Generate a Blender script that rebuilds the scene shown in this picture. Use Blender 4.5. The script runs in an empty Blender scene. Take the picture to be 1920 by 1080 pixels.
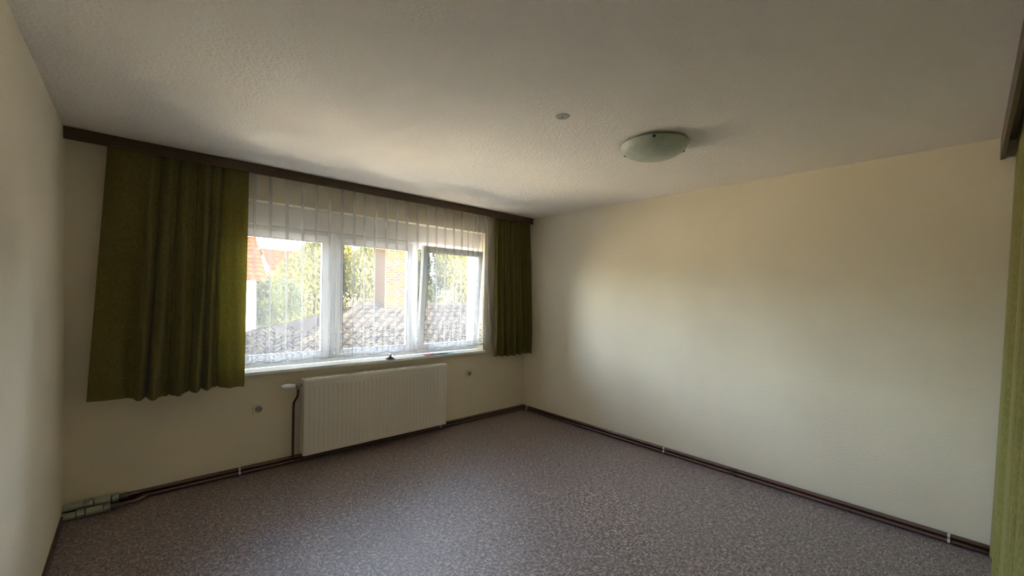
import bpy, bmesh, math, random
from mathutils import Vector, Matrix
random.seed(7)
S = bpy.context.scene
COL = S.collection
PI = math.pi

# ---------------------------------------------------------------- camera
def make_camera():
    cx, cy, cz, yaw, pitch, roll, f, cshift = -3.8156, -3.9439, 1.5033, .7373, -.0152, .0215, 778.44, 24.86
    sy, co = math.sin(yaw), math.cos(yaw); sp, cp = math.sin(pitch), math.cos(pitch)
    fw = Vector((sy*cp, co*cp, sp)); r = Vector((co, -sy, 0)); u = r.cross(fw)
    R = math.cos(roll)*r + math.sin(roll)*u
    U = -math.sin(roll)*r + math.cos(roll)*u
    cd = bpy.data.cameras.new('camera'); cam = bpy.data.objects.new('camera', cd); COL.objects.link(cam)
    m = Matrix((R, U, -fw)).transposed().to_4x4(); m.translation = Vector((cx, cy, cz))
    cam.matrix_world = m
    cd.sensor_fit = 'HORIZONTAL'; cd.sensor_width = 36; cd.lens = 36*f/1920
    cd.shift_y = cshift/1920; cd.clip_start = .02; cd.clip_end = 300
    S.camera = cam
make_camera()

# ---------------------------------------------------------------- world, sun, exposure
w = bpy.data.worlds.new('sky'); S.world = w; w.use_nodes = True
nt = w.node_tree; nt.nodes.clear()
sky = nt.nodes.new('ShaderNodeTexSky'); sky.sky_type = 'NISHITA'
sky.sun_disc = False; sky.sun_elevation = math.radians(42); sky.sun_rotation = math.radians(150)
sky.air_density = 1.0; sky.dust_density = 3.0; sky.ozone_density = 1.0
hs = nt.nodes.new('ShaderNodeHueSaturation'); hs.inputs['Saturation'].default_value = .62
bg = nt.nodes.new('ShaderNodeBackground'); bg.inputs['Strength'].default_value = 2.2
wo = nt.nodes.new('ShaderNodeOutputWorld')
# bright haze low over the horizon, deeper blue overhead
tcw = nt.nodes.new('ShaderNodeTexCoord'); sxw = nt.nodes.new('ShaderNodeSeparateXYZ'); rw = nt.nodes.new('ShaderNodeValToRGB')
rw.color_ramp.elements[0].position = .10; rw.color_ramp.elements[0].color = (1, 1, 1, 1)
rw.color_ramp.elements[1].position = .75; rw.color_ramp.elements[1].color = (.13, .15, .19, 1)
kw = rw.color_ramp.elements.new(.42); kw.color = (.88, .87, .85, 1)
mw = nt.nodes.new('ShaderNodeMix'); mw.data_type = 'RGBA'; mw.blend_type = 'MULTIPLY'; mw.inputs[0].default_value = 1
nt.links.new(tcw.outputs['Generated'], sxw.inputs[0]); nt.links.new(sxw.outputs[2], rw.inputs[0])
nt.links.new(sky.outputs[0], hs.inputs['Color']); nt.links.new(hs.outputs[0], mw.inputs[6]); nt.links.new(rw.outputs[0], mw.inputs[7]); nt.links.new(mw.outputs[2], bg.inputs[0]); nt.links.new(bg.outputs[0], wo.inputs[0])

sl = bpy.data.lights.new('sun', 'SUN'); sl.energy = 15.0; sl.angle = math.radians(.6); sl.color = (1, .93, .80)
so = bpy.data.objects.new('sun', sl); COL.objects.link(so)
so.rotation_euler = Vector((-.62, .62, -.70)).to_track_quat('-Z', 'Y').to_euler(); so.location = (6, -6, 12)

pl = bpy.data.lights.new('window_portal', 'AREA'); pl.shape = 'RECTANGLE'; pl.size = 2.6; pl.size_y = 1.4
pl.cycles.is_portal = True
po = bpy.data.objects.new('window_portal', pl); COL.objects.link(po)
po.location = (-2.0, .33, 1.53); po.rotation_euler = Vector((0, -1, 0)).to_track_quat('-Z', 'Z').to_euler()

S.view_settings.view_transform = 'Standard'; S.view_settings.look = 'None'
S.view_settings.gamma = 1; S.view_settings.use_curve_mapping = False
S.view_settings.exposure = 2.18
S.cycles.transparent_max_bounces = 24; S.cycles.max_bounces = 14; S.cycles.diffuse_bounces = 8
S.cycles.sample_clamp_indirect = 8

# ---------------------------------------------------------------- helpers
def obj(name, bm, mat, parent=None, smooth=False, bevel=0, loc=None):
    me = bpy.data.meshes.new(name)
    bmesh.ops.recalc_face_normals(bm, faces=bm.faces) if not getattr(bm, 'keepn', False) else None
    bm.to_mesh(me); bm.free()
    if mat: me.materials.append(mat)
    if smooth:
        for p in me.polygons: p.use_smooth = True
    o = bpy.data.objects.new(name, me); COL.objects.link(o)
    if parent: o.parent = parent
    if loc: o.location = loc
    if bevel:
        b = o.modifiers.new('bevel', 'BEVEL'); b.width = bevel; b.segments = 2; b.limit_method = 'ANGLE'
    return o
def tag(o, label, cat=None, group=None, kind=None):
    if label: o['label'] = label
    if cat: o['category'] = cat
    if group: o['group'] = group
    if kind: o['kind'] = kind
    return o
def thing(name, label, cat, loc=(0, 0, 0), group=None, kind=None):
    o = bpy.data.objects.new(name, None); COL.objects.link(o); o.location = loc; o.empty_display_size = .1
    return tag(o, label, cat, group, kind)
def box(bm, x0, x1, y0, y1, z0, z1, mat=None):
    vs = [bm.verts.new((x, y, z)) for x in (x0, x1) for y in (y0, y1) for z in (z0, z1)]
    for f in ((0, 1, 3, 2), (4, 6, 7, 5), (0, 4, 5, 1), (2, 3, 7, 6), (0, 2, 6, 4), (1, 5, 7, 3)):
        bm.faces.new([vs[i] for i in f])
def B(*args):
    bm = bmesh.new()
    for a in args: box(bm, *a)
    return bm
def tube(bm, pts, r, n=14, closed=False):
    pts = [Vector(p) for p in pts]; rings = []
    rr = r if isinstance(r, (list, tuple)) else [r]*len(pts)
    for i, p in enumerate(pts):
        a = pts[max(i-1, 0)]; b = pts[min(i+1, len(pts)-1)]; t = (b-a)
        if t.length < 1e-9: t = Vector((0, 0, 1))
        t.normalize()
        up = Vector((0, 0, 1)) if abs(t.z) < .95 else Vector((0, 1, 0))
        s = t.cross(up).normalized(); q = s.cross(t)
        rings.append([bm.verts.new(p + rr[i]*(math.cos(2*PI*k/n)*s + math.sin(2*PI*k/n)*q)) for k in range(n)])
    for i in range(len(rings)-1):
        for k in range(n):
            bm.faces.new((rings[i][k], rings[i][(k+1) % n], rings[i+1][(k+1) % n], rings[i+1][k]))
    bm.faces.new(rings[0][::-1]); bm.faces.new(rings[-1])
    return bm
def T(pts, r, n=14): return tube(bmesh.new(), pts, r, n)
def smooth_path(pts, k=6):
    out = []; P = [Vector(p) for p in pts]
    for i in range(len(P)-1):
        p0 = P[max(i-1, 0)]; p1 = P[i]; p2 = P[i+1]; p3 = P[min(i+2, len(P)-1)]
        for j in range(k):
            t = j/k
            out.append(.5*((2*p1)+(-p0+p2)*t+(2*p0-5*p1+4*p2-p3)*t*t+(-p0+3*p1-3*p2+p3)*t**3))
    out.append(P[-1]); return out
def lathe(profile, n=48, axis='z', center=(0, 0, 0)):
    bm = bmesh.new(); rings = []
    c = Vector(center)
    def pt(r, h, a):
        if axis == 'z': return c + Vector((r*math.cos(a), r*math.sin(a), h))
        if axis == 'y': return c + Vector((r*math.cos(a), h, r*math.sin(a)))
        return c + Vector((h, r*math.cos(a), r*math.sin(a)))
    for r, h in profile:
        if r < 1e-6: rings.append([bm.verts.new(pt(0, h, 0))])
        else: rings.append([bm.verts.new(pt(r, h, 2*PI*k/n)) for k in range(n)])
    for a, b in zip(rings, rings[1:]):
        for k in range(n):
            k2 = (k+1) % n
            if len(a) == 1 and len(b) == 1: continue
            if len(a) == 1: bm.faces.new((a[0], b[k], b[k2]))
            elif len(b) == 1: bm.faces.new((a[k], b[0], a[k2]))
            else: bm.faces.new((a[k], b[k], b[k2], a[k2]))
    return bm

# ---------------------------------------------------------------- materials
def mat(name, col, rough=.6, metal=0, spec=.5, bump=None, trans=0):
    m = bpy.data.materials.new(name); m.use_nodes = True
    n = m.node_tree; b = n.nodes['Principled BSDF']
    b.inputs['Base Color'].default_value = (*col, 1); b.inputs['Roughness'].default_value = rough
    b.inputs['Metallic'].default_value = metal; b.inputs['Specular IOR Level'].default_value = spec
    if bump:
        scale, strength, dist, detail = bump
        tc = n.nodes.new('ShaderNodeTexCoord'); no = n.nodes.new('ShaderNodeTexNoise')
        no.inputs['Scale'].default_value = scale; no.inputs['Detail'].default_value = detail
        bu = n.nodes.new('ShaderNodeBump'); bu.inputs['Strength'].default_value = strength; bu.inputs['Distance'].default_value = dist
        n.links.new(tc.outputs['Object'], no.inputs['Vector']); n.links.new(no.outputs['Fac'], bu.inputs['Height']); n.links.new(bu.outputs[0], b.inputs['Normal'])
    return m
def mixnoise(m, c1, c2, scale, detail=3, lo=.35, hi=.65, vec=(1, 1, 1), target='Base Color'):
    n = m.node_tree; b = n.nodes['Principled BSDF']
    tc = n.nodes.new('ShaderNodeTexCoord'); mp = n.nodes.new('ShaderNodeMapping'); mp.inputs['Scale'].default_value = vec
    no = n.nodes.new('ShaderNodeTexNoise'); no.inputs['Scale'].default_value = scale; no.inputs['Detail'].default_value = detail
    cr = n.nodes.new('ShaderNodeValToRGB'); cr.color_ramp.elements[0].position = lo; cr.color_ramp.elements[1].position = hi
    cr.color_ramp.elements[0].color = (*c1, 1); cr.color_ramp.elements[1].color = (*c2, 1)
    n.links.new(tc.outputs['Object'], mp.inputs[0]); n.links.new(mp.outputs[0], no.inputs[0]); n.links.new(no.outputs[0], cr.inputs[0])
    n.links.new(cr.outputs[0], b.inputs[target]); return cr

M_wall = mat('wall_paint', (.74, .70, .61), .85, spec=.2, bump=(75, .40, .004, 6))
mixnoise(M_wall, (.73, .66, .515), (.79, .72, .57), 1.3, 5)
M_ceil = mat('ceiling_paint', (.87, .832, .785), .9, spec=.15, bump=(75, .9, .009, 6))
M_white = mat('white_plastic', (.84, .85, .85), .35)
M_sill = mat('sill_stone', (.82, .82, .80), .3); mixnoise(M_sill, (.76, .76, .74), (.86, .86, .84), 30, 4)
M_shut = mat('shutter_box_white', (.78, .76, .74), .55)
M_rad = mat('radiator_enamel', (.74, .70, .63), .35)
M_radtop = mat('radiator_grille_enamel', (.84, .82, .77), .3)
M_brown = mat('brown_gloss_paint', (.050, .022, .014), .32); mixnoise(M_brown, (.04, .018, .012), (.075, .033, .02), 14, 4)
M_pipe = mat('brown_pipe_paint', (.15, .085, .07), .22, spec=.7)
M_fit = mat('pale_fitting', (.36, .36, .29), .4); M_fitd = mat('dark_fitting', (.10, .10, .08), .4, .5)
M_clip = mat('pale_clip', (.62, .60, .56), .4)
M_metal = mat('dull_metal', (.34, .36, .30), .42, .6); mixnoise(M_metal, (.22, .22, .17), (.45, .46, .38), 60, 3)
M_chrome = mat('chrome', (.72, .72, .74), .18, 1)
M_dark = mat('dark_rubber', (.02, .02, .025), .35)
M_socket = mat('socket_plastic', (.74, .69, .58), .35)
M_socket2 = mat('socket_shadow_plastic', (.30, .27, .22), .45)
M_wood = mat('pelmet_wood', (.12, .06, .028), .38)
mixnoise(M_wood, (.052, .028, .010), (.092, .048, .018), 6, 6, .3, .7, (.6, 14, 14))
M_disc = mat('grey_cover', (.42, .43, .41), .45)

def carpet():
    m = mat('mottled_carpet', (.2, .17, .18), .42, spec=1.0)
    n = m.node_tree; b = n.nodes['Principled BSDF']; L = n.links.new
    tc = n.nodes.new('ShaderNodeTexCoord')
    def strk(sx, sy, off):
        mp = n.nodes.new('ShaderNodeMapping'); mp.inputs['Scale'].default_value = (sx, sy, 1); mp.inputs['Location'].default_value = (off, off, 0)
        mp.inputs['Rotation'].default_value = (0, 0, .05)
        no = n.nodes.new('ShaderNodeTexNoise'); no.inputs['Scale'].default_value = 1; no.inputs['Detail'].default_value = 3; no.inputs['Roughness'].default_value = .6
        L(tc.outputs['Object'], mp.inputs[0]); L(mp.outputs[0], no.inputs[0]); return no.outputs[0]
    a = strk(34, 100, 0); c = strk(100, 34, 9)
    sel = n.nodes.new('ShaderNodeTexNoise'); sel.inputs['Scale'].default_value = 20; sel.inputs['Detail'].default_value = 1
    L(tc.outputs['Object'], sel.inputs[0])
    sr = n.nodes.new('ShaderNodeValToRGB'); sr.color_ramp.elements[0].position = .47; sr.color_ramp.elements[1].position = .53
    L(sel.outputs[0], sr.inputs[0])
    mx = n.nodes.new('ShaderNodeMix'); mx.data_type = 'FLOAT'; L(sr.outputs[0], mx.inputs[0]); L(a, mx.inputs[2]); L(c, mx.inputs[3])
    cr = n.nodes.new('ShaderNodeValToRGB'); e = cr.color_ramp.elements
    e[0].position = .38; e[0].color = (.052, .034, .031, 1); e[1].position = .63; e[1].color = (.49, .375, .35, 1)
    k = e.new(.5); k.color = (.175, .130, .120, 1)
    L(mx.outputs[0], cr.inputs[0]); L(cr.outputs[0], b.inputs['Base Color'])
    bu = n.nodes.new('ShaderNodeBump'); bu.inputs['Strength'].default_value = .5; bu.inputs['Distance'].default_value = .004
    fn = n.nodes.new('ShaderNodeTexNoise'); fn.inputs['Scale'].default_value = 320; L(tc.outputs['Object'], fn.inputs[0])
    L(fn.outputs[0], bu.inputs['Height']); L(bu.outputs[0], b.inputs['Normal'])
    b.inputs['Sheen Weight'].default_value = .15; b.inputs['Sheen Roughness'].default_value = .4
    return m
M_carpet = carpet()

def cloth(name, c1, c2, transl=.35, tcol=(.3, .3, .05)):
    m = bpy.data.materials.new(name); m.use_nodes = True; n = m.node_tree; L = n.links.new
    b = n.nodes['Principled BSDF']; b.inputs['Roughness'].default_value = .85; b.inputs['Specular IOR Level'].default_value = .2
    b.inputs['Sheen Weight'].default_value = .2
    tc = n.nodes.new('ShaderNodeTexCoord'); mp = n.nodes.new('ShaderNodeMapping'); mp.inputs['Scale'].default_value = (1, 1, .35)
    no = n.nodes.new('ShaderNodeTexNoise'); no.inputs['Scale'].default_value = 140; no.inputs['Detail'].default_value = 3
    L(tc.outputs['Object'], mp.inputs[0]); L(mp.outputs[0], no.inputs[0])
    cr = n.nodes.new('ShaderNodeValToRGB'); cr.color_ramp.elements[0].color = (*c1, 1); cr.color_ramp.elements[1].color = (*c2, 1)
    cr.color_ramp.elements[0].position = .35; cr.color_ramp.elements[1].position = .65
    L(no.outputs[0], cr.inputs[0]); L(cr.outputs[0], b.inputs['Base Color'])
    bu = n.nodes.new('ShaderNodeBump'); bu.inputs['Strength'].default_value = .35; bu.inputs['Distance'].default_value = .002
    L(no.outputs[0], bu.inputs['Height']); L(bu.outputs[0], b.inputs['Normal'])
    tr = n.nodes.new('ShaderNodeBsdfTranslucent'); tr.inputs[0].default_value = (*tcol, 1)
    mx = n.nodes.new('ShaderNodeMixShader'); mx.inputs[0].default_value = transl
    out = n.nodes['Material Output']; L(b.outputs[0], mx.inputs[1]); L(tr.outputs[0], mx.inputs[2]); L(mx.outputs[0], out.inputs[0])
    return m
M_green = cloth('olive_curtain_fabric', (.104, .086, .018), (.17, .140, .036), .16, (.20, .17, .02))
M_green2 = cloth('moss_curtain_fabric', (.15, .135, .028), (.22, .195, .055), .10, (.2, .18, .04))

def glass_mat():
    m = bpy.data.materials.new('window_glass'); m.use_nodes = True; n = m.node_tree; n.nodes.clear(); L = n.links.new
    t = n.nodes.new('ShaderNodeBsdfTransparent'); t.inputs[0].default_value = (.97, .98, .97, 1)
    g = n.nodes.new('ShaderNodeBsdfGlossy'); g.inputs['Roughness'].default_value = .02
    f = n.nodes.new('ShaderNodeFresnel'); f.inputs[0].default_value = 1.35
    mx = n.nodes.new('ShaderNodeMixShader'); o = n.nodes.new('ShaderNodeOutputMaterial')
    L(f.outputs[0], mx.inputs[0]); L(t.outputs[0], mx.inputs[1]); L(g.outputs[0], mx.inputs[2]); L(mx.outputs[0], o.inputs[0])
    return m
M_glass = glass_mat()

def sheer_mat():
    """net curtain: fine open weave, embroidered scrolls over its lower border.  UV = metres of cloth."""
    m = bpy.data.materials.new('net_curtain_lace'); m.use_nodes = True; n = m.node_tree; n.nodes.clear(); L = n.links.new
    def math_(op, a, b=None, clamp=False):
        k = n.nodes.new('ShaderNodeMath'); k.operation = op; k.use_clamp = clamp
        for i, v in enumerate((a, b)):
            if v is None: continue
            if isinstance(v, (int, float)): k.inputs[i].default_value = v
            else: L(v, k.inputs[i])
        return k.outputs[0]
    uv = n.nodes.new('ShaderNodeUVMap'); uv.uv_map = 'UVMap'; sp = n.nodes.new('ShaderNodeSeparateXYZ'); L(uv.outputs[0], sp.inputs[0])
    u, v = sp.outputs[0], sp.outputs[1]           # v = height above hem
    # scroll embroidery
    def scroll(pu, pv, w, k=1.9):
        su = math_('MULTIPLY', u, 2*PI/pu); sv = math_('MULTIPLY', v, 2*PI/pv)
        a = math_('SINE', math_('ADD', su, math_('MULTIPLY', math_('SINE', sv), k)))
        b = math_('COSINE', math_('ADD', sv, math_('MULTIPLY', math_('SINE', su), k)))
        f = math_('ABSOLUTE', math_('ADD', a, b))
        return math_('LESS_THAN', f, w)
    s1 = scroll(.078, .066, .40); s2 = scroll(.052, .16, .24, 2.6)
    low = math_('LESS_THAN', v, .085); mid = math_('LESS_THAN', v, .30)
    edge = math_('ADD', .27, math_('MULTIPLY', math_('SINE', math_('MULTIPLY', u, 2*PI/.125)), .03))
    inb = math_('LESS_THAN', v, edge)
    line = math_('MULTIPLY', math_('MAXIMUM', s1, math_('MULTIPLY', s2, low)), inb)
    hem = math_('LESS_THAN', v, .012)
    solid = math_('MAXIMUM', line, hem)
    op = math_('ADD', .20, math_('MULTIPLY', solid, .55))
    pv = n.nodes.new('ShaderNodeUVMap'); pv.uv_map = 'pleat'; ps = n.nodes.new('ShaderNodeSeparateXYZ'); L(pv.outputs[0], ps.inputs[0])
    # dark fold lines shaded into the weave: pleats more opaque, less translucent
    wid = math_('SUBTRACT', .21, math_('MULTIPLY', ps.outputs[1], .06))
    gz = math_('DIVIDE', math_('SUBTRACT', wid, math_('ABSOLUTE', math_('SUBTRACT', math_('FRACT', ps.outputs[0]), .5))), .05, True)
    op = math_('ADD', op, math_('MULTIPLY', gz, .30), True)
    d = n.nodes.new('ShaderNodeBsdfDiffuse'); d.inputs[0].default_value = (.88, .87, .85, 1)
    t = n.nodes.new('ShaderNodeBsdfTranslucent'); t.inputs[0].default_value = (.435, .452, .49, 1)
    fab = n.nodes.new('ShaderNodeMixShader'); L(math_('SUBTRACT', math_('SUBTRACT', .54, math_('MULTIPLY', solid, .46)), math_('MULTIPLY', gz, .54), True), fab.inputs[0])
    L(d.outputs[0], fab.inputs[1]); L(t.outputs[0], fab.inputs[2])
    tp = n.nodes.new('ShaderNodeBsdfTransparent'); mx = n.nodes.new('ShaderNodeMixShader'); o = n.nodes.new('ShaderNodeOutputMaterial')
    L(op, mx.inputs[0]); L(tp.outputs[0], mx.inputs[1]); L(fab.outputs[0], mx.inputs[2]); L(mx.outputs[0], o.inputs[0])
    return m
M_sheer = sheer_mat()

def leaf_mat(name, c1, c2):
    m = mat(name, c1, .6, spec=.3); mixnoise(m, c1, c2, 1.4, 4, .3, .7)
    n = m.node_tree; L = n.links.new; b = n.nodes['Principled BSDF']
    tr = n.nodes.new('ShaderNodeBsdfTranslucent'); tr.inputs[0].default_value = (c2[0]*1.2, c2[1]*1.2, c2[2]*.5, 1)
    mx = n.nodes.new('ShaderNodeMixShader'); mx.inputs[0].default_value = .35
    L(b.outputs[0], mx.inputs[1]); L(tr.outputs[0], mx.inputs[2]); L(mx.outputs[0], n.nodes['Material Output'].inputs[0]); return m
M_leafY = leaf_mat('yellow_green_leaves', (.034, .036, .0003), (.088, .074, .0003))
M_leafG = leaf_mat('green_leaves', (.018, .025, .0018), (.050, .052, .002))
M_bark = mat('bark', (.12, .09, .06), .9, bump=(30, .8, .02, 4))
M_tile = mat('weathered_roof_tile', (.03, .026, .02), .9, spec=.0); mixnoise(M_tile, (.008, .0075, .0075), (.026, .022, .017), 4, 6)
M_tileO = mat('orange_roof_tile', (.62, .26, .13), .95, spec=0); mixnoise(M_tileO, (.034, .011, .004), (.052, .018, .007), 3, 5)
M_render = mat('white_render', (.80, .77, .70), .9)
M_bounce = mat('pale_bounce_ground', (.62, .56, .46), .95); mixnoise(M_bounce, (.66, .53, .35), (.78, .65, .45), .8, 6)  # ground colour kept pale and warm to bounce light up into the room
M_tan = mat('tan_render', (.10, .075, .045), .9)
M_darkglass = mat('dark_pane', (.05, .06, .07), .15)
def brick_mat():
    m = mat('orange_brick', (.6, .25, .12), .85); n = m.node_tree; L = n.links.new; b = n.nodes['Principled BSDF']
    tc = n.nodes.new('ShaderNodeTexCoord'); sp = n.nodes.new('ShaderNodeSeparateXYZ'); cb = n.nodes.new('ShaderNodeCombineXYZ')
    ad = n.nodes.new('ShaderNodeMath'); ad.operation = 'ADD'
    L(tc.outputs['Object'], sp.inputs[0]); L(sp.outputs[0], ad.inputs[0]); L(sp.outputs[1], ad.inputs[1]); L(ad.outputs[0], cb.inputs[0]); L(sp.outputs[2], cb.inputs[1])
    br = n.nodes.new('ShaderNodeTexBrick'); L(cb.outputs[0], br.inputs[0])
    br.inputs['Color1'].default_value = (.030, .010, .001, 1); br.inputs['Color2'].default_value = (.040, .018, .001, 1); br.inputs['Mortar'].default_value = (.058, .044, .026, 1)
    br.inputs['Scale'].default_value = 1; br.inputs['Brick Width'].default_value = .25; br.inputs['Row Height'].default_value = .083; br.inputs['Mortar Size'].default_value = .012
    L(br.outputs[0], b.inputs['Base Color']); return m
M_brick = brick_mat(); M_brick.node_tree.nodes['Principled BSDF'].inputs['Specular IOR Level'].default_value = 0

# ---------------------------------------------------------------- room shell
W, D, H = 4.156, 4.28, 2.5
def struct(name, bm, m, label=None, **k):
    return tag(obj(name, bm, m, **k), label, kind='structure')
struct('floor', B((-W-.2, .2, -D-.2, .2, -.15, 0)), M_carpet, 'mottled mauve-grey carpet covering the whole floor')
struct('ceiling', B((-W-.2, .2, -D-.2, .34, H, H+.18)), M_ceil, 'rough-textured off-white ceiling')
struct('wall_left', B((-W-.2, -W, -D-.2, 0, 0, H)), M_wall, 'pale cream wall at the left edge')
struct('wall_right', B((0, .2, -D-.2, 0, 0, H)), M_wall, 'bare cream wall right of the window wall')
struct('wall_back', B((-W, 0, -D-.2, -D, 0, H)), M_wall, 'cream wall behind the moss green curtain')
OX0, OX1, OZ0, OZ1 = -3.30, -.695, .805, 2.238       # window opening
def wall_hole():
    bm = bmesh.new(); xs = [-W-.2, OX0, OX1, .2]; zs = [0, OZ0, OZ1, H]; V = {}
    for j, y in enumerate((0, .34)):
        for i, x in enumerate(xs):
            for k, z in enumerate(zs): V[i, j, k] = bm.verts.new((x, y, z))
    for j in (0, 1):
        for i in range(3):
            for k in range(3):
                if i == 1 and k == 1: continue
                bm.faces.new((V[i, j, k], V[i+1, j, k], V[i+1, j, k+1], V[i, j, k+1]))
    for (a, b) in (((1, 1), (2, 1)), ((2, 1), (2, 2)), ((2, 2), (1, 2)), ((1, 2), (1, 1))):
        bm.faces.new((V[a[0], 0, a[1]], V[b[0], 0, b[1]], V[b[0], 1, b[1]], V[a[0], 1, a[1]]))
    ring = [(i, 0) for i in range(4)] + [(3, k) for k in range(1, 4)] + [(i, 3) for i in (2, 1, 0)] + [(0, k) for k in (2, 1)]
    for a, b in zip(ring, ring[1:]+ring[:1]):
        bm.faces.new((V[a[0], 0, a[1]], V[b[0], 0, b[1]], V[b[0], 1, b[1]], V[a[0], 1, a[1]]))
    return bm
struct('wall_front', wall_hole(), M_wall, 'cream wall with the wide three-part window')
# wall of the house below the room
struct('wall_outside', B((-9, 5, .02, .34, -3.0, -.15)), M_render, 'rendered outside wall below the window')

# baseboards
BH = .060
def bb(name, a):
    return struct(name, B(a), M_brown, bevel=.004)
bb('baseboard_front', (-W, 0, -.014, 0, 0, BH)); bb('baseboard_right', (-.014, 0, -D, -.014, 0, BH))
bb('baseboard_left', (-W, -W+.012, -D, -.014, 0, .045))

# sill and shutter box
struct('trim_1', B((OX0-.06, OX1, -.060, 0, OZ0, .830), (OX0, OX1, 0, .125, OZ0, .830)), M_sill, 'white stone window sill above the radiator', bevel=.004)
struct('trim_2', B((OX0, OX1, .10, .30, 2.055, OZ1)), M_shut, 'white roller shutter box above the panes', bevel=.003)

# ---------------------------------------------------------------- windows
FY0, FY1 = .125, .200
FZ0, FZ1 = .832, 2.052
def ring_bm(x0, x1, z0, z1, wl, wr, wb, wt, y0, y1):
    bm = bmesh.new(); V = []
    for y in (y0, y1):
        V.append(([bm.verts.new((x, y, z)) for x, z in ((x0, z0), (x1, z0), (x1, z1), (x0, z1))],
                  [bm.verts.new((x, y, z)) for x, z in ((x0+wl, z0+wb), (x1-wr, z0+wb), (x1-wr, z1-wt), (x0+wl, z1-wt))]))
    for o, i in V:
        for k in range(4): bm.faces.new((o[k], o[(k+1) % 4], i[(k+1) % 4], i[k]))
    for q in (0, 1):
        for k in range(4): bm.faces.new((V[0][q][k], V[0][q][(k+1) % 4], V[1][q][(k+1) % 4], V[1][q][k]))
    return bm
bays = [(OX0, -2.435, 0), (-2.435, -1.567, 0), (-1.567, OX1, 1)]
for i, (x0, x1, tilt) in enumerate(bays):
    lab = ['left window bay, partly behind the olive curtain', 'middle window bay in front of the brick chimney', 'right window bay with its sash tilted open'][i]
    wn = thing('window_%d' % (i+1), lab, None, ((x0+x1)/2, FY0, FZ0), kind='structure')
    cx = (x0+x1)/2; hw = (x1-x0)/2; hh = FZ1-FZ0
    obj('window_frame', ring_bm(-hw, hw, 0, hh, .042, .042, .05, .06, 0, .07), M_white, wn, bevel=.004)
    sash = obj('sash', ring_bm(-hw+.035, hw-.035, -.006, hh-.075, .060, .060, .078, .068, -.040, .016), M_white, wn, bevel=.005)
    sash.location = (0, 0, .040)
    if tilt: sash.rotation_euler = (math.radians(4.2), 0, 0); sash.location = (0, -.018, .040)
    else: sash.location = (0, .010, .040)
    g = obj('pane', B((-hw+.085, hw-.085, -.016, -.008, .062, hh-.135)), M_glass, sash)
    gk = obj('gasket', ring_bm(-hw+.093, hw-.093, .070, hh-.141, .005, .005, .005, .005, -.0405, -.036), M_dark, sash)

# ---------------------------------------------------------------- pelmets
p = thing('curtain_pelmet', 'long brown wooden pelmet along the ceiling above the window', 'pelmet', (-W/2, 0, H))
obj('fascia', B((-W/2+.003, W/2-.003, -.122, -.104, -.078, -.003)), M_wood, p, bevel=.002)
obj('track_board', B((-W/2+.004, W/2-.004, -.104, -.001, -.022, -.003)), M_shut, p)
PY = -4.045
p = thing('curtain_pelmet', 'dark brown pelmet at the right edge above the moss green curtain', 'pelmet', (-1.6, PY, H))
obj('fascia', B((-1.0, 1.597, -.018, 0, -.13, -.003)), M_wood, p, bevel=.002)
obj('track_board', B((-1.0, 1.596, -.12, -.018, -.022, -.003)), M_wood, p)

# ---------------------------------------------------------------- net curtain
def make_sheer():
    bm = bmesh.new(); uvl = bm.loops.layers.uv.new('UVMap'); uvp = bm.loops.layers.uv.new('pleat')
    x0, x1 = -3.27, -.655; N = 25; K = 22; NZ = 70; z1, z0 = 2.472, .905
    wd = [1.0]*N
    for i in range(N-5, N): wd[i] = .62
    wd[3] = 1.2; wd[9] = .85; wd[14] = 1.15
    tot = sum(wd); st = [0]
    for a in wd: st.append(st[-1]+a/tot)
    rnd = [(random.uniform(-1, 1), random.uniform(-1, 1), random.uniform(0, 6.28)) for _ in range(N+1)]
    cols = []; us = []; u = 0
    for i in range(N):
        for k in range(K): cols.append((i, k/K))
    cols.append((N-1, 1.0))
    grid = []; tz = [j/NZ for j in range(NZ+1)]
    for (i, s) in cols:
        pw = (st[i+1]-st[i]); col = []
        ss = s-.5
        for t in tz:       # t=0 top
            A = .325 - .085*min(1, t*1.3) + .010*rnd[i][0]*t
            if i >= N-5: A = .30
            spread = (x1-x0) * (1.0 + .01*t)
            base = st[i]+pw*(ss+.5 - A*math.sin(2*PI*ss)*1.0)
            sway = .010*t*math.sin(rnd[i][2]+2.2*t)*math.sin(PI*s)
            x = x0 + spread*base + sway
            if i >= N-4: x += .05*t*t*(i-(N-5))/4
            y = -.034 + .0036*math.sin(2*PI*ss) + (.003+.006*t)*math.cos(2*PI*ss) + .006*t*math.sin(7.1*base+1.5*t)
            uc = (st[i]+pw*s)*tot*.19
            sc = .018*abs(math.sin(PI*uc/.125))
            zz = z1 + (z0-sc - z1)*t
            if i >= N-6: zz += .012*t*(i-(N-6))/5
            col.append((bm.verts.new((x, y, zz)), uc, (1-t)*(z1-z0), i+s, t))
        grid.append(col)
    for a, b in zip(grid, grid[1:]):
        for j in range(NZ):
            q = (a[j], a[j+1], b[j+1], b[j]); f = bm.faces.new([e[0] for e in q]); f.smooth = True
            for l, e in zip(f.loops, q): l[uvl].uv = (e[1], e[2]); l[uvp].uv = (e[3], e[4])
    o = obj('net_curtain', bm, M_sheer, smooth=True)
    return o
tag(make_sheer(), 'sheer white net curtain with scalloped lace border across the window', 'curtain')

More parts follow.
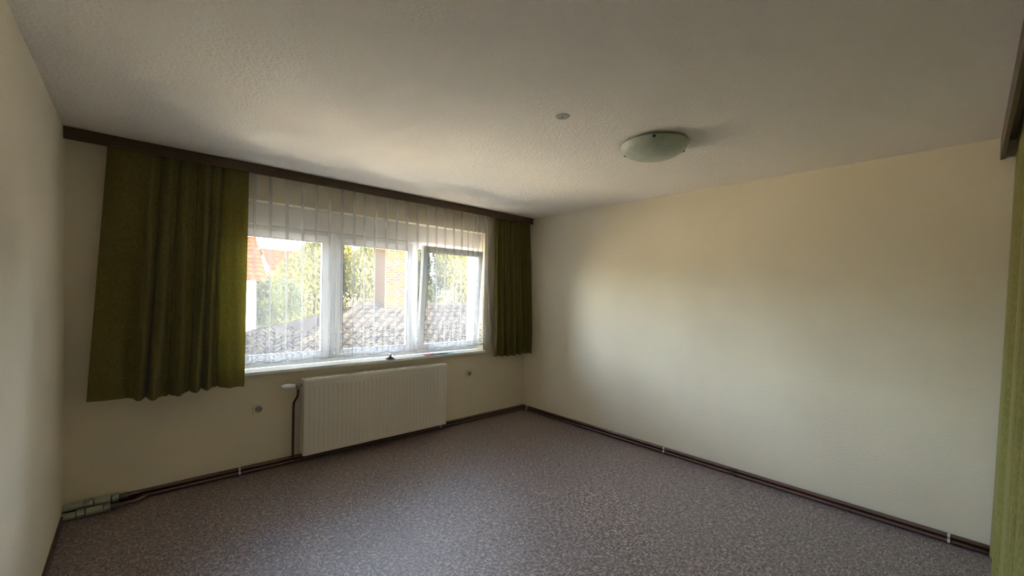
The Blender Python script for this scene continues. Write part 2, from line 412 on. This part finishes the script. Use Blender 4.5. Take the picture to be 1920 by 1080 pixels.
# ---------------------------------------------------------------- opaque curtains
def make_drape(name, m, xt, xb, zt, zb, yc, fold, amp, label, nx=260, nz=60, hem=True, wob=.010, skew=0.0):
    """xt, xb: (left, right) at top and hem; yc(t), fold(s) in [-1,1]; t=0 at the top"""
    bm = bmesh.new(); g = []
    for i in range(nx+1):
        s = i/nx; c = []
        for j in range(nz+1):
            t = j/nz
            a = (xt[0]*(1-t)+xb[0]*t); b = (xt[1]*(1-t)+xb[1]*t)
            fv = fold(s, t); dv = (fold(min(s+.004, 1), t)-fold(max(s-.004, 0), t))
            x = a+(b-a)*s + skew*dv*(.6+.4*t)*min(1, 12*s, 12*(1-s))
            y = yc(t) + amp*(.5+.8*t)*fv
            z = zt+(zb-zt)*t + (wob*math.sin(9*s+1)*t + .006*fv*t)
            c.append(bm.verts.new((x, y, z)))
        g.append(c)
    for a, b in zip(g, g[1:]):
        for j in range(nz): bm.faces.new((a[j], a[j+1], b[j+1], b[j]))
    o = obj(name, bm, m, smooth=True)
    return o, g
def foldfn(centers):
    """centres of forward folds (s, width, height)"""
    def f(s, t):
        v = 0
        for c, wd, h in centers:
            d = (s-(c+.012*math.sin(3*t+c*20)))/(wd*(.85+.3*t)); v += h*math.exp(-d*d*2.2)
        return v
    return f
def curtain_thing(name, label, m, *a, **k):
    root = thing(name, label, 'curtain', ((a[0][0]+a[0][1])/2, 0, a[2]))
    o, g = make_drape('drape', m, *a, label, **k)
    o.parent = root; o.matrix_parent_inverse = Matrix.Translation(root.location).inverted()
    return root, o
random.seed(11)
# left curtain: flat panel at the left, then deep folds. forward = -y (towards room)
cl = [(.10, .10, -.35), (.215, .05, .35), (.28, .028, -1.1), (.335, .018, .9), (.385, .030, -1.2), (.44, .02, .3), (.475, .016, 1.0), (.525, .028, -1.0), (.575, .018, .2), (.60, .013, .9),
      (.65, .026, -1.1), (.70, .018, .8), (.735, .02, -.9), (.775, .014, .7), (.80, .018, .9), (.87, .05, -.55), (.96, .05, .2)]
curtain_thing('curtain', 'olive green curtain left of the net curtain, hanging to below the sill', M_green, (-3.955, -3.150), (-4.045, -3.175), 2.470, .742,
              lambda t: -.072-.058*min(1, t*1.2), foldfn(cl), .042, nx=420, wob=.012, skew=.008)
cr_ = [(.03, .035, -.8), (.10, .03, .8), (.17, .045, -1.1), (.26, .03, 1.0), (.33, .04, -.9), (.415, .028, 1.1), (.49, .045, -1.0), (.57, .025, .9), (.64, .04, -1.1), (.73, .03, 1.0), (.80, .035, -1.0), (.88, .03, .9), (.95, .04, -.8)]
curtain_thing('curtain', 'short olive green curtain in the corner, right of the net curtain', M_green, (-.600, -.012), (-.640, -.008), 2.470, .762,
              lambda t: -.072-.060*min(1, t*1.2), foldfn(cr_), .044, nx=360, wob=.006, skew=.010)
def fr(s, t):
    x = s*2.52/.27
    return .85*math.cos(2*PI*(x-.15)+.35*math.sin(1.3*x)*min(1, x)+.25*t) + .18*math.cos(2*PI*x*2.3+1)
curtain_thing('curtain', 'moss green floor-length curtain at the right edge, under the dark pelmet', M_green2, (-.052, -2.55), (-.052, -2.6), 2.47, .015,
              lambda t: -4.116+.018*t, fr, .036, nx=520, wob=0.0, skew=-.01)

# ---------------------------------------------------------------- radiator
def radiator():
    X0, X1, Z0, Z1 = -2.742, -1.302, .083, .733
    root = thing('radiator', 'flat white ribbed panel radiator under the window', 'radiator', ((X0+X1)/2, 0, 0))
    cx = (X0+X1)/2; h = (X1-X0)/2
    bm = bmesh.new()          # front ribbed sheet with its back
    nr = 35; prof = [(-h, 0), (-h+.022, 0)]
    per = (2*h-.044)/nr
    for i in range(nr):
        a = -h+.022+i*per
        prof += [(a+per*.10, 0), (a+per*.26, .005), (a+per*.48, .005), (a+per*.64, 0)]
    prof += [(h-.022, 0), (h, 0)]
    zs = [(Z0, 0), (Z0+.035, 0), (Z0+.055, 1), (Z1-.075, 1), (Z1-.055, 0), (Z1, 0)]
    g = [[bm.verts.new((x, -.150+d*e, z)) for z, e in zs] for x, d in prof]
    for a, b in zip(g, g[1:]):
        for j in range(len(zs)-1): bm.faces.new((a[j], a[j+1], b[j+1], b[j]))
    gb = [[bm.verts.new((x, -.105, z)) for z, e in zs] for x, d in (prof[0], prof[-1])]
    for j in range(len(zs)-1):
        bm.faces.new((gb[0][j], gb[0][j+1], gb[1][j+1], gb[1][j]))
        bm.faces.new((g[0][j], gb[0][j], gb[0][j+1], g[0][j+1])); bm.faces.new((g[-1][j], g[-1][j+1], gb[1][j+1], gb[1][j]))
    bm.faces.new([q[0] for q in g]+[gb[1][0], gb[0][0]]); bm.faces.new([q[-1] for q in g][::-1]+[gb[0][-1], gb[1][-1]])
    obj('front_panel', bm, M_rad, root, bevel=.0015)
    obj('side_cover', B((-h-.001, -h+.003, -.150, -.050, Z0+.01, Z1-.004)), M_rad, root)
    obj('side_cover', B((h-.003, h+.001, -.150, -.050, Z0+.01, Z1-.004)), M_rad, root)
    obj('convector', B(*[(-h+.02+i*.05, -h+.024+i*.05, -.104, -.055, Z0+.04, Z1-.03) for i in range(28)], (-h+.02, h-.02, -.058, -.054, Z0+.03, Z1-.03)), M_rad, root)
    bm = B((-h, h, -.152, -.144, Z1-.010, Z1+.006), (-h, h, -.058, -.050, Z1-.010, Z1+.006), (-h, -h+.01, -.15, -.052, Z1-.01, Z1+.005), (h-.01, h, -.15, -.052, Z1-.01, Z1+.005))
    n = 72
    for i in range(n):
        a = -h+.012+i*(2*h-.024)/n; box(bm, a, a+.009, -.145, -.055, Z1-.004, Z1+.004)
    box(bm, -h, h, -.103, -.097, Z1-.004, Z1+.005)
    obj('top_grille', bm, M_radtop, root)
    for sx in (-.5, .5): obj('wall_bracket', B((sx-.015, sx+.015, -.055, -.001, Z0+.06, Z1-.05)), M_rad, root)
    # valve at the upper left
    zv = .690; yv = -.100
    v = obj('valve_body', T([(-h-.003, yv, zv), (-h-.020, yv, zv), (-h-.021, yv, zv), (-h-.045, yv, zv), (-h-.046, yv, zv), (-h-.062, yv, zv)], [.010, .010, .015, .015, .012, .012]), M_metal, root, smooth=False)
    hd = lathe([(0, -.120), (.014, -.120), (.018, -.114), (.020, -.095), (.0225, -.090), (.0225, -.050), (.018, -.044), (.018, -.020), (.014, -.012), (0, -.012)], 24, 'x', (-h-.048, yv, zv))
    tag(obj('thermostat_head', hd, M_white, root, smooth=True, bevel=0), 'white thermostat head')
    pts = smooth_path([(-h-.036, yv, zv-.008), (-h-.036, yv, zv-.06), (-h-.040, yv, zv-.095), (-h-.052, yv+.040, zv-.145), (-h-.055, yv+.052, zv-.18), (-h-.055, yv+.054, .40), (-h-.055, yv+.054, .2), (-h-.055, yv+.056, .058)], 5)
    tag(obj('supply_pipe', T(pts, .0095), M_brown, root, smooth=True), 'thin brown pipe down from the valve')
    obj('valve_nut', T([(-h-.036, yv, zv-.010), (-h-.036, yv, zv-.032)], .013, 6), M_metal, root)
    pts = smooth_path([(h-.004, -.075, Z0+.045), (h+.018, -.075, Z0+.045), (h+.026, -.065, Z0+.038), (h+.027, -.055, Z0+.02), (h+.027, -.04, .062)], 5)
    tag(obj('return_pipe', T(pts, .0095), M_brown, root, smooth=True), 'short brown return pipe at the lower right')
    for o in root.children:
        pass
radiator()

# ---------------------------------------------------------------- heating pipes along the foot of the walls
def clip(parent, x, y, z, along):
    pr = [(.0148, -.006), (.0148, .006)]
    if along == 'x': bm = T([(x-.006, y, z), (x+.006, y, z)], .0142, 14); box(bm, x-.005, x+.005, y, y+.022, z-.004, z+.004)
    else: bm = T([(x, y-.006, z), (x, y+.006, z)], .0142, 14); box(bm, x, x+.022, y-.005, y+.005, z-.004, z+.004)
    tag(obj('pipe_clip', bm, M_clip, parent), 'pale clip')
def fitting(parent, name, m, x0, x1, y, z, r, n=8):
    return obj(name, T([(x0, y, z), (x0+.002, y, z), (x1-.002, y, z), (x1, y, z)], [r*.92, r, r, r*.92], n), m, parent)
yu, zu, yl, zl = -.030, .054, -.034, .023
up = thing('heating_pipe', 'upper brown heating pipe running along the window and right walls', 'pipe', (0, 0, 0), 'brown heating pipes above the carpet edge')
lo = thing('heating_pipe', 'lower brown heating pipe, next to the carpet along both walls', 'pipe', (0, 0, 0), 'brown heating pipes above the carpet edge')
obj('tube', T([(-3.90, yu-.014, zu)] + smooth_path([(-3.86, yu-.014, zu), (-3.78, yu-.006, zu), (-3.7, yu, zu), (-2, yu, zu), (-.10, yu, zu), (-.05, yu-.004, zu), (yu-.004, -.05, zu), (yu, -.10, zu), (yu, -2, zu), (yu, -D+.002, zu)], 4), .0102), M_pipe, up, smooth=True)
obj('tube', T([(-3.92, -.115, .030)] + smooth_path([(-3.88, -.115, .030), (-3.80, -.108, .029), (-3.74, -.055, .025), (-3.66, yl, zl), (-2, yl, zl), (-.10, yl, zl), (-.055, yl-.004, zl), (yl-.004, -.055, zl), (yl, -.10, zl), (yl, -2, zl), (yl, -D+.002, zl)], 4), .0102), M_pipe, lo, smooth=True)
for x in (-3.185, -1.30): clip(up, x, yu, zu, 'x'); clip(lo, x, yl, zl, 'x')
for y in (-.11, -2.00, -3.895): clip(up, yu, y, zu, 'y'); clip(lo, yl, y, zl, 'y')
for par, yy, zz in ((up, yu, zu), (lo, yl, zl)):
    tag(obj('pipe_sleeve', T([(yy, -2.60, zz), (yy, -2.66, zz)], .0125), M_brown, par), 'darker soldered sleeve')
# pale fittings in the left corner
y0_, z0_ = -.048, .060
fitting(up, 'pipe_end', M_fit, -W+.001, -4.06, y0_, z0_, .023, 16)
fitting(up, 'union_nut', M_metal, -4.06, -4.015, y0_, z0_, .032)
fitting(up, 'shutoff_valve', M_fit, -4.010, -3.930, y0_, z0_, .028, 16)
fitting(up, 'union_nut', M_metal, -3.925, -3.890, y0_, z0_, .030)
fitting(up, 'reducer', M_fitd, -3.888, -3.845, y0_, z0_-.002, .020, 16)
y0_, z0_ = -.118, .030
fitting(lo, 'pipe_end', M_fit, -W+.001, -4.09, y0_, z0_, .022, 16)
fitting(lo, 'union_nut', M_metal, -4.088, -4.05, y0_, z0_, .029)
fitting(lo, 'shutoff_valve', M_fit, -4.045, -3.965, y0_, z0_, .025, 16)
fitting(lo, 'union_nut', M_metal, -3.962, -3.930, y0_, z0_, .027)
fitting(lo, 'reducer', M_fitd, -3.928, -3.880, y0_, z0_, .016, 16)

# ---------------------------------------------------------------- sockets
def socket(x, z, label):
    r = thing('wall_socket', label, 'socket', (x, 0, z), 'cream wall sockets under the window')
    obj('cover_plate', B((-.041, .041, -.016, 0, -.041, .041)), M_socket, r, bevel=.003)
    obj('insert', lathe([(.0, -.0165), (.019, -.0165), (.0195, -.0215), (.025, -.0220), (.027, -.015)], 32, 'y'), M_socket2, r)
    for s in (-.0095, .0095): obj('contact_hole', lathe([(0, -.0172), (.0032, -.0172), (.0032, -.0160)], 12, 'y', (s, 0, 0)), M_dark, r)
socket(-3.052, .513, 'cream wall socket left of the radiator')
socket(-.898, .568, 'cream wall socket right of the radiator, below the sill end')

# ---------------------------------------------------------------- ceiling lamp and cover
def lamp():
    r = thing('ceiling_lamp', 'round frosted glass dome lamp on the ceiling', 'ceiling lamp', (-1.352, -2.556, H))
    m = bpy.data.materials.new('frosted_marbled_glass'); m.use_nodes = True; n = m.node_tree; L = n.links.new
    b = n.nodes['Principled BSDF']; b.inputs['Roughness'].default_value = .28
    tc = n.nodes.new('ShaderNodeTexCoord'); no = n.nodes.new('ShaderNodeTexNoise'); no.inputs['Scale'].default_value = 9; no.inputs['Detail'].default_value = 4; no.inputs['Distortion'].default_value = 2.5
    cr = n.nodes.new('ShaderNodeValToRGB'); cr.color_ramp.elements[0].color = (.55, .61, .52, 1); cr.color_ramp.elements[1].color = (.68, .72, .63, 1)
    cr.color_ramp.elements[0].position = .4; cr.color_ramp.elements[1].position = .6
    L(tc.outputs['Object'], no.inputs[0]); L(no.outputs[0], cr.inputs[0]); L(cr.outputs[0], b.inputs['Base Color'])
    t = n.nodes.new('ShaderNodeBsdfTranslucent'); t.inputs[0].default_value = (.6, .68, .55, 1); mx = n.nodes.new('ShaderNodeMixShader'); mx.inputs[0].default_value = .3
    L(b.outputs[0], mx.inputs[1]); L(t.outputs[0], mx.inputs[2]); L(mx.outputs[0], n.nodes['Material Output'].inputs[0])
    R = .207; dp = .086; prof = []
    for i in range(15):
        a = i/14; rr = R*a; prof.append((rr, -.020-dp*math.sqrt(max(0, 1-a*a))**1.15 - 0.0))
    prof += [(R+.002, -.018), (R-.003, -.016)]
    for i in range(13, -1, -1):
        a = i/14; prof.append(((R-.006)*a, -.020-(dp-.005)*math.sqrt(max(0, 1-a*a))**1.15))
    obj('glass_shade', lathe(prof, 72), m, r, smooth=True)
    obj('base_plate', lathe([(0, -.0005), (.13, -.0005), (.13, -.014), (.12, -.018), (0, -.018)], 48), M_white, r)
    for a in (3.65, 3.65+2*PI/3, 3.65+4*PI/3):
        c = Vector((math.cos(a)*(R-.003), math.sin(a)*(R-.003), 0))
        k = obj('clip_knob', lathe([(0, -.040), (.006, -.0395), (.0095, -.036), (.010, -.030), (.007, -.026), (0, -.025)], 20, 'z', (c.x*1.035, c.y*1.035, 0)), M_fitd, r, smooth=True)
        obj('clip_arm', tube(bmesh.new(), [(c.x*.6, c.y*.6, -.012), (c.x*.99, c.y*.99, -.012), (c.x*1.035, c.y*1.035, -.018), (c.x*1.035, c.y*1.035, -.028)], .003, 8), M_metal, k)
    obj('bulb_holder', lathe([(0, -.018), (.018, -.018), (.018, -.05), (0, -.05)], 20), M_white, r)
lamp()
r = thing('ceiling_cover', 'small round grey cover plate on the ceiling beside the lamp', 'cover plate', (-2.066, -2.402, H))
obj('disc', lathe([(0, -.0055), (.030, -.0050), (.037, -.0035), (.039, -.0002), (0, -.0002)], 40), M_disc, r, smooth=False)
obj('screw', lathe([(0, -.0075), (.004, -.0072), (.0055, -.005), (0, -.004)], 14), M_dark, r)
obj('inner_ring', lathe([(.018, -.0052), (.018, -.0068), (.021, -.0068), (.021, -.0050)], 32), M_dark if False else M_disc, r)

# ---------------------------------------------------------------- things on the sill
def sill_things():
    r = thing('metal_fitting', 'small dark cone-shaped fitting with a bent chrome lever on the sill', 'fitting', (-1.905, -.030, .830))
    obj('base', lathe([(0, 0.0005), (.046, .0005), (.047, .004), (.030, .012), (.016, .026), (.012, .030), (0, .030)], 28), M_dark, r, smooth=True)
    obj('neck', lathe([(0, .028), (.012, .028), (.015, .036), (.016, .046), (.012, .056), (0, .059)], 24), M_chrome, r, smooth=True)
    obj('lever', T(smooth_path([(0, 0, .044), (.022, .002, .050), (.040, .004, .044), (.056, .006, .026)], 5), [.008]*5+[.0075]*5+[.0065]*5+[.006], 12), M_chrome, r, smooth=True)
    obj('cross_pin', T([(-.026, 0, .044), (-.01, 0, .046)], .005, 10), M_chrome, r, smooth=True)
    r = thing('leaflet', 'thin pink, dark and pale blue folded leaflet lying on the sill', 'leaflet', (-1.35, -.005, .831))
    mp = mat('pink_paper', (.80, .12, .22), .5); md = mat('dark_print', (.12, .13, .15), .5); mb = mat('pale_blue_paper', (.50, .74, .80), .5)
    def sheet(name, x0, x1, y0, y1, m, h0, h1):
        bm = bmesh.new(); n = 10; top = []
        for i in range(n+1):
            s = i/n; x = x0+(x1-x0)*s; z = h0+(h1-h0)*s+.003*math.sin(s*PI*2)
            top.append([bm.verts.new((x, y, zz)) for y in (y0, y1) for zz in (max(z-.0015, .0002), z+.0015)])
        for a, b in zip(top, top[1:]):
            for q in ((0, 1), (1, 3), (3, 2), (2, 0)): bm.faces.new((a[q[0]], a[q[1]], b[q[1]], b[q[0]]))
        bm.faces.new((top[0][0], top[0][1], top[0][3], top[0][2])); bm.faces.new((top[-1][0], top[-1][1], top[-1][3], top[-1][2]))
        obj(name, bm, m, r)
    sheet('pink_end', -.15, -.07, -.045, .03, mp, .004, .005)
    sheet('printed_page', -.068, .135, -.035, .03, md, .004, .004)
    sheet('blue_page', -.02, .22, -.020, .05, mb, .0085, .0085)
sill_things()

# ---------------------------------------------------------------- outdoors
GZ = -3.0
tag(obj('ground', B((-45, 60, .4, 90, GZ-.3, GZ)), M_bounce), 'ground far below the window, coloured pale to bounce light indoors', None, kind='structure')

def tile_slope(p00, p10, p01, p11, nu, nv, amp, lift):
    """p00..p10 ridge, p01..p11 eave; rolled tiles with lapped courses"""
    bm = bmesh.new(); P = [Vector(p) for p in (p00, p10, p01, p11)]
    nrm = (P[1]-P[0]).cross(P[2]-P[0]).normalized()
    if nrm.z < 0: nrm = -nrm
    wid = max((P[1]-P[0]).length, (P[3]-P[2]).length)
    rows = []
    for j in range(nv):
        for e in (0, 1):
            t = (j+e)/nv; a = P[0].lerp(P[2], t); b = P[1].lerp(P[3], t); row = []
            n = nu*6
            ul = 0
            for i in range(n+1):
                s = i/n; base = a.lerp(b, s)
                ph = (base-P[2]).dot((P[3]-P[2]).normalized())/(P[3]-P[2]).length*nu
                row.append(bm.verts.new(base + nrm*(amp*max(math.sin(2*PI*ph), -.35) + (lift if e else 0))))
            rows.append(row)
    for a, b in zip(rows, rows[1:]):
        for i in range(len(a)-1): bm.faces.new((a[i], a[i+1], b[i+1], b[i]))
    return bm

def annex():
    RY, RZ, RX = 10.1, 1.03, 1.95; EY, EZ = 4.6, RZ-.36*(10.1-4.6)
    XL, XR = -3.6, 15.0; BY = 15.6
    r = thing('outbuilding', 'low building with weathered brown tiled hip roof outside the window', 'building', (6, 10, GZ))
    def put(o): o.location = -Vector(r.location); return o
    put(obj('roof_slope', tile_slope((RX, RY, RZ), (XR, RY, RZ), (XL, EY, EZ), (XR, EY, EZ), 62, 16, .030, .035), M_tile, r))
    put(obj('roof_slope', tile_slope((RX, RY, RZ), (RX+.01, RY+.01, RZ), (XL, EY, EZ), (XL, BY, EZ), 36, 16, .030, .035), M_tile, r))
    put(obj('roof_slope', tile_slope((RX, RY, RZ), (XR, RY, RZ), (XL, BY, EZ), (XR, BY, EZ), 62, 16, .030, .035), M_tile, r))
    put(obj('ridge_cap', tube(bmesh.new(), [(RX, RY, RZ+.02), (XR, RY, RZ+.02)], .11, 10), M_tile, r))
    put(obj('hip_cap', tube(bmesh.new(), [(RX, RY, RZ+.02), (XL, EY, EZ+.03)], .10, 10), M_tile, r))
    put(obj('wall', B((XL+.4, XR-.1, EY+.4, BY-.4, GZ, EZ+.02)), M_render, r))
    ch = put(obj('chimney', B((2.62, 3.42, 9.75, 10.55, -.2, 4.2)), M_brick, r)); tag(ch, 'tall orange brick chimney')
    cp = obj('chimney_cap', B((2.55, 3.49, 9.68, 10.62, 4.2, 4.32)), M_render, ch)
annex()

def house(name, x0, x1, y0, y1, ez, rz, wm, rm, label, axis='x'):
    r = thing(name, label, 'house', ((x0+x1)/2, (y0+y1)/2, GZ))
    def put(o): o.location = -Vector(r.location); return o
    put(obj('wall', B((x0, x1, y0, y1, GZ, ez)), wm, r))
    ov = .35; ym = (y0+y1)/2
    put(obj('roof', tile_slope((x0-ov, ym, rz), (x1+ov, ym, rz), (x0-ov, y0-ov, ez-.15), (x1+ov, y0-ov, ez-.15), int((x1-x0)/.3), 14, .03, .03), rm, r))
    put(obj('roof', tile_slope((x0-ov, ym, rz), (x1+ov, ym, rz), (x0-ov, y1+ov, ez-.15), (x1+ov, y1+ov, ez-.15), int((x1-x0)/.3), 14, .03, .03), rm, r))
    for x in (x0+.01, x1-.01):
        bm = bmesh.new(); vs = [bm.verts.new(q) for q in ((x-.01, y0, ez), (x-.01, y1, ez), (x-.01, ym, rz-.1), (x+.01, y0, ez), (x+.01, y1, ez), (x+.01, ym, rz-.1))]
        for f in ((0, 1, 2), (3, 5, 4), (0, 3, 4, 1), (1, 4, 5, 2), (2, 5, 3, 0)): bm.faces.new([vs[i] for i in f])
        put(obj('gable', bm, wm, r))
    k = int((x1-x0)/2.6)
    for i in range(k):
        xx = x0+(i+.5)*(x1-x0)/k
        f = put(obj('window', B((xx-.5, xx+.5, y0-.03, y0+.02, ez-2.0, ez-.7)), M_white, r))
        obj('pane', B((xx-.42, xx+.42, y0-.035, y0-.028, ez-1.92, ez-.78)), M_darkglass, f)
    return r
house('house', -5.5, -.05, 16.2, 22, 2.0, 4.6, M_render, M_tileO, 'pale house with steep orange tiled roof at the left of the view')
house('house', 5.0, 15.5, 36, 44, 3.2, 5.3, M_tan, M_tileO, 'distant house with orange roof behind the trees')

def crown_mesh(name, seed, rx, rz, n, leaf, m, lumps=16):
    rnd = random.Random(seed); bm = bmesh.new()
    L = []
    for i in range(lumps):
        z = rnd.uniform(-.8, .85); a = rnd.uniform(0, 2*PI); rr = math.sqrt(max(.05, 1-z*z))*rnd.uniform(.35, .72)
        L.append((Vector((rr*math.cos(a)*rx, rr*math.sin(a)*rx, z*rz)), rnd.uniform(.28, .45)*rx))
    L.append((Vector((0, 0, 0)), rx*.6))
    for i in range(n):
        c, r = rnd.choice(L)
        d = Vector((rnd.gauss(0, 1), rnd.gauss(0, 1), rnd.gauss(0, 1))).normalized()
        p = c+d*r*rnd.uniform(.55, 1.08)
        nn = (d+Vector((rnd.gauss(0, .6), rnd.gauss(0, .6), rnd.gauss(0, .6)))).normalized()
        s = nn.orthogonal().normalized(); q = nn.cross(s); an = rnd.uniform(0, 6.28)
        s2 = math.cos(an)*s+math.sin(an)*q; q2 = nn.cross(s2); k = leaf*rnd.uniform(.6, 1.3)
        vs = [bm.verts.new(p+s2*k), bm.verts.new(p+q2*k*.45+nn*k*.12), bm.verts.new(p-s2*k), bm.verts.new(p-q2*k*.45+nn*k*.12)]
        bm.faces.new(vs)
    me = bpy.data.meshes.new(name); bm.to_mesh(me); bm.free(); me.materials.append(m); return me
crowns = {'Y': crown_mesh('crown_yellow', 1, 1, 1, 30000, .042, M_leafY), 'G': crown_mesh('crown_green', 2, 1, 1, 30000, .042, M_leafG), 'T': crown_mesh('crown_tall', 3, 1, 1, 30000, .042, M_leafY, 22)}
def tree(x, y, kind, rx, z0, z1, label):
    r = thing('tree', label, 'tree', (x, y, GZ), 'trees beyond the tiled roof')
    c = bpy.data.objects.new('crown', crowns[kind]); COL.objects.link(c); c.parent = r
    c.location = (0, 0, (z0+z1)/2-GZ); c.scale = (rx, rx, (z1-z0)/2); c.rotation_euler = (0, 0, random.uniform(0, 6))
    obj('trunk', T([(0, 0, -.1), (.05, 0, (z0-GZ)*.6), (0, .05, (z0+z1)/2-GZ), (0, 0, z1-GZ-rx*.8)], [.2, .16, .11, .04], 10), M_bark, r, smooth=True)
TREES = [(1.25, 16.7, 'G', .95, -2.2, 1.75, 'lower green tree beside the orange-roofed house'),
         (2.6, 18.8, 'Y', 1.9, -2.0, 3.0, 'yellow-green tree behind the left bay of the window'),
         (4.5, 20.6, 'Y', 2.1, -2.8, 4.8, 'tall yellow-green tree seen at the first mullion'),
         (5.8, 17.4, 'Y', 1.8, -2.6, 4.2, 'yellow-green tree just left of the brick chimney'),
         (8.6, 19.4, 'G', 2.0, -1.5, 4.8, 'green tree just right of the brick chimney'),
         (11.0, 17.6, 'Y', 1.9, -1.5, 4.7, 'yellow-green tree seen through the tilted sash'),
         (14.4, 19.4, 'G', 2.0, -1.5, 4.9, 'green tree farthest right through the window'),
         (1.2, 25.5, 'G', 2.3, -2.0, 2.4, 'dark green tree behind the lowest tree at the left')]
for a in TREES: tree(*a)
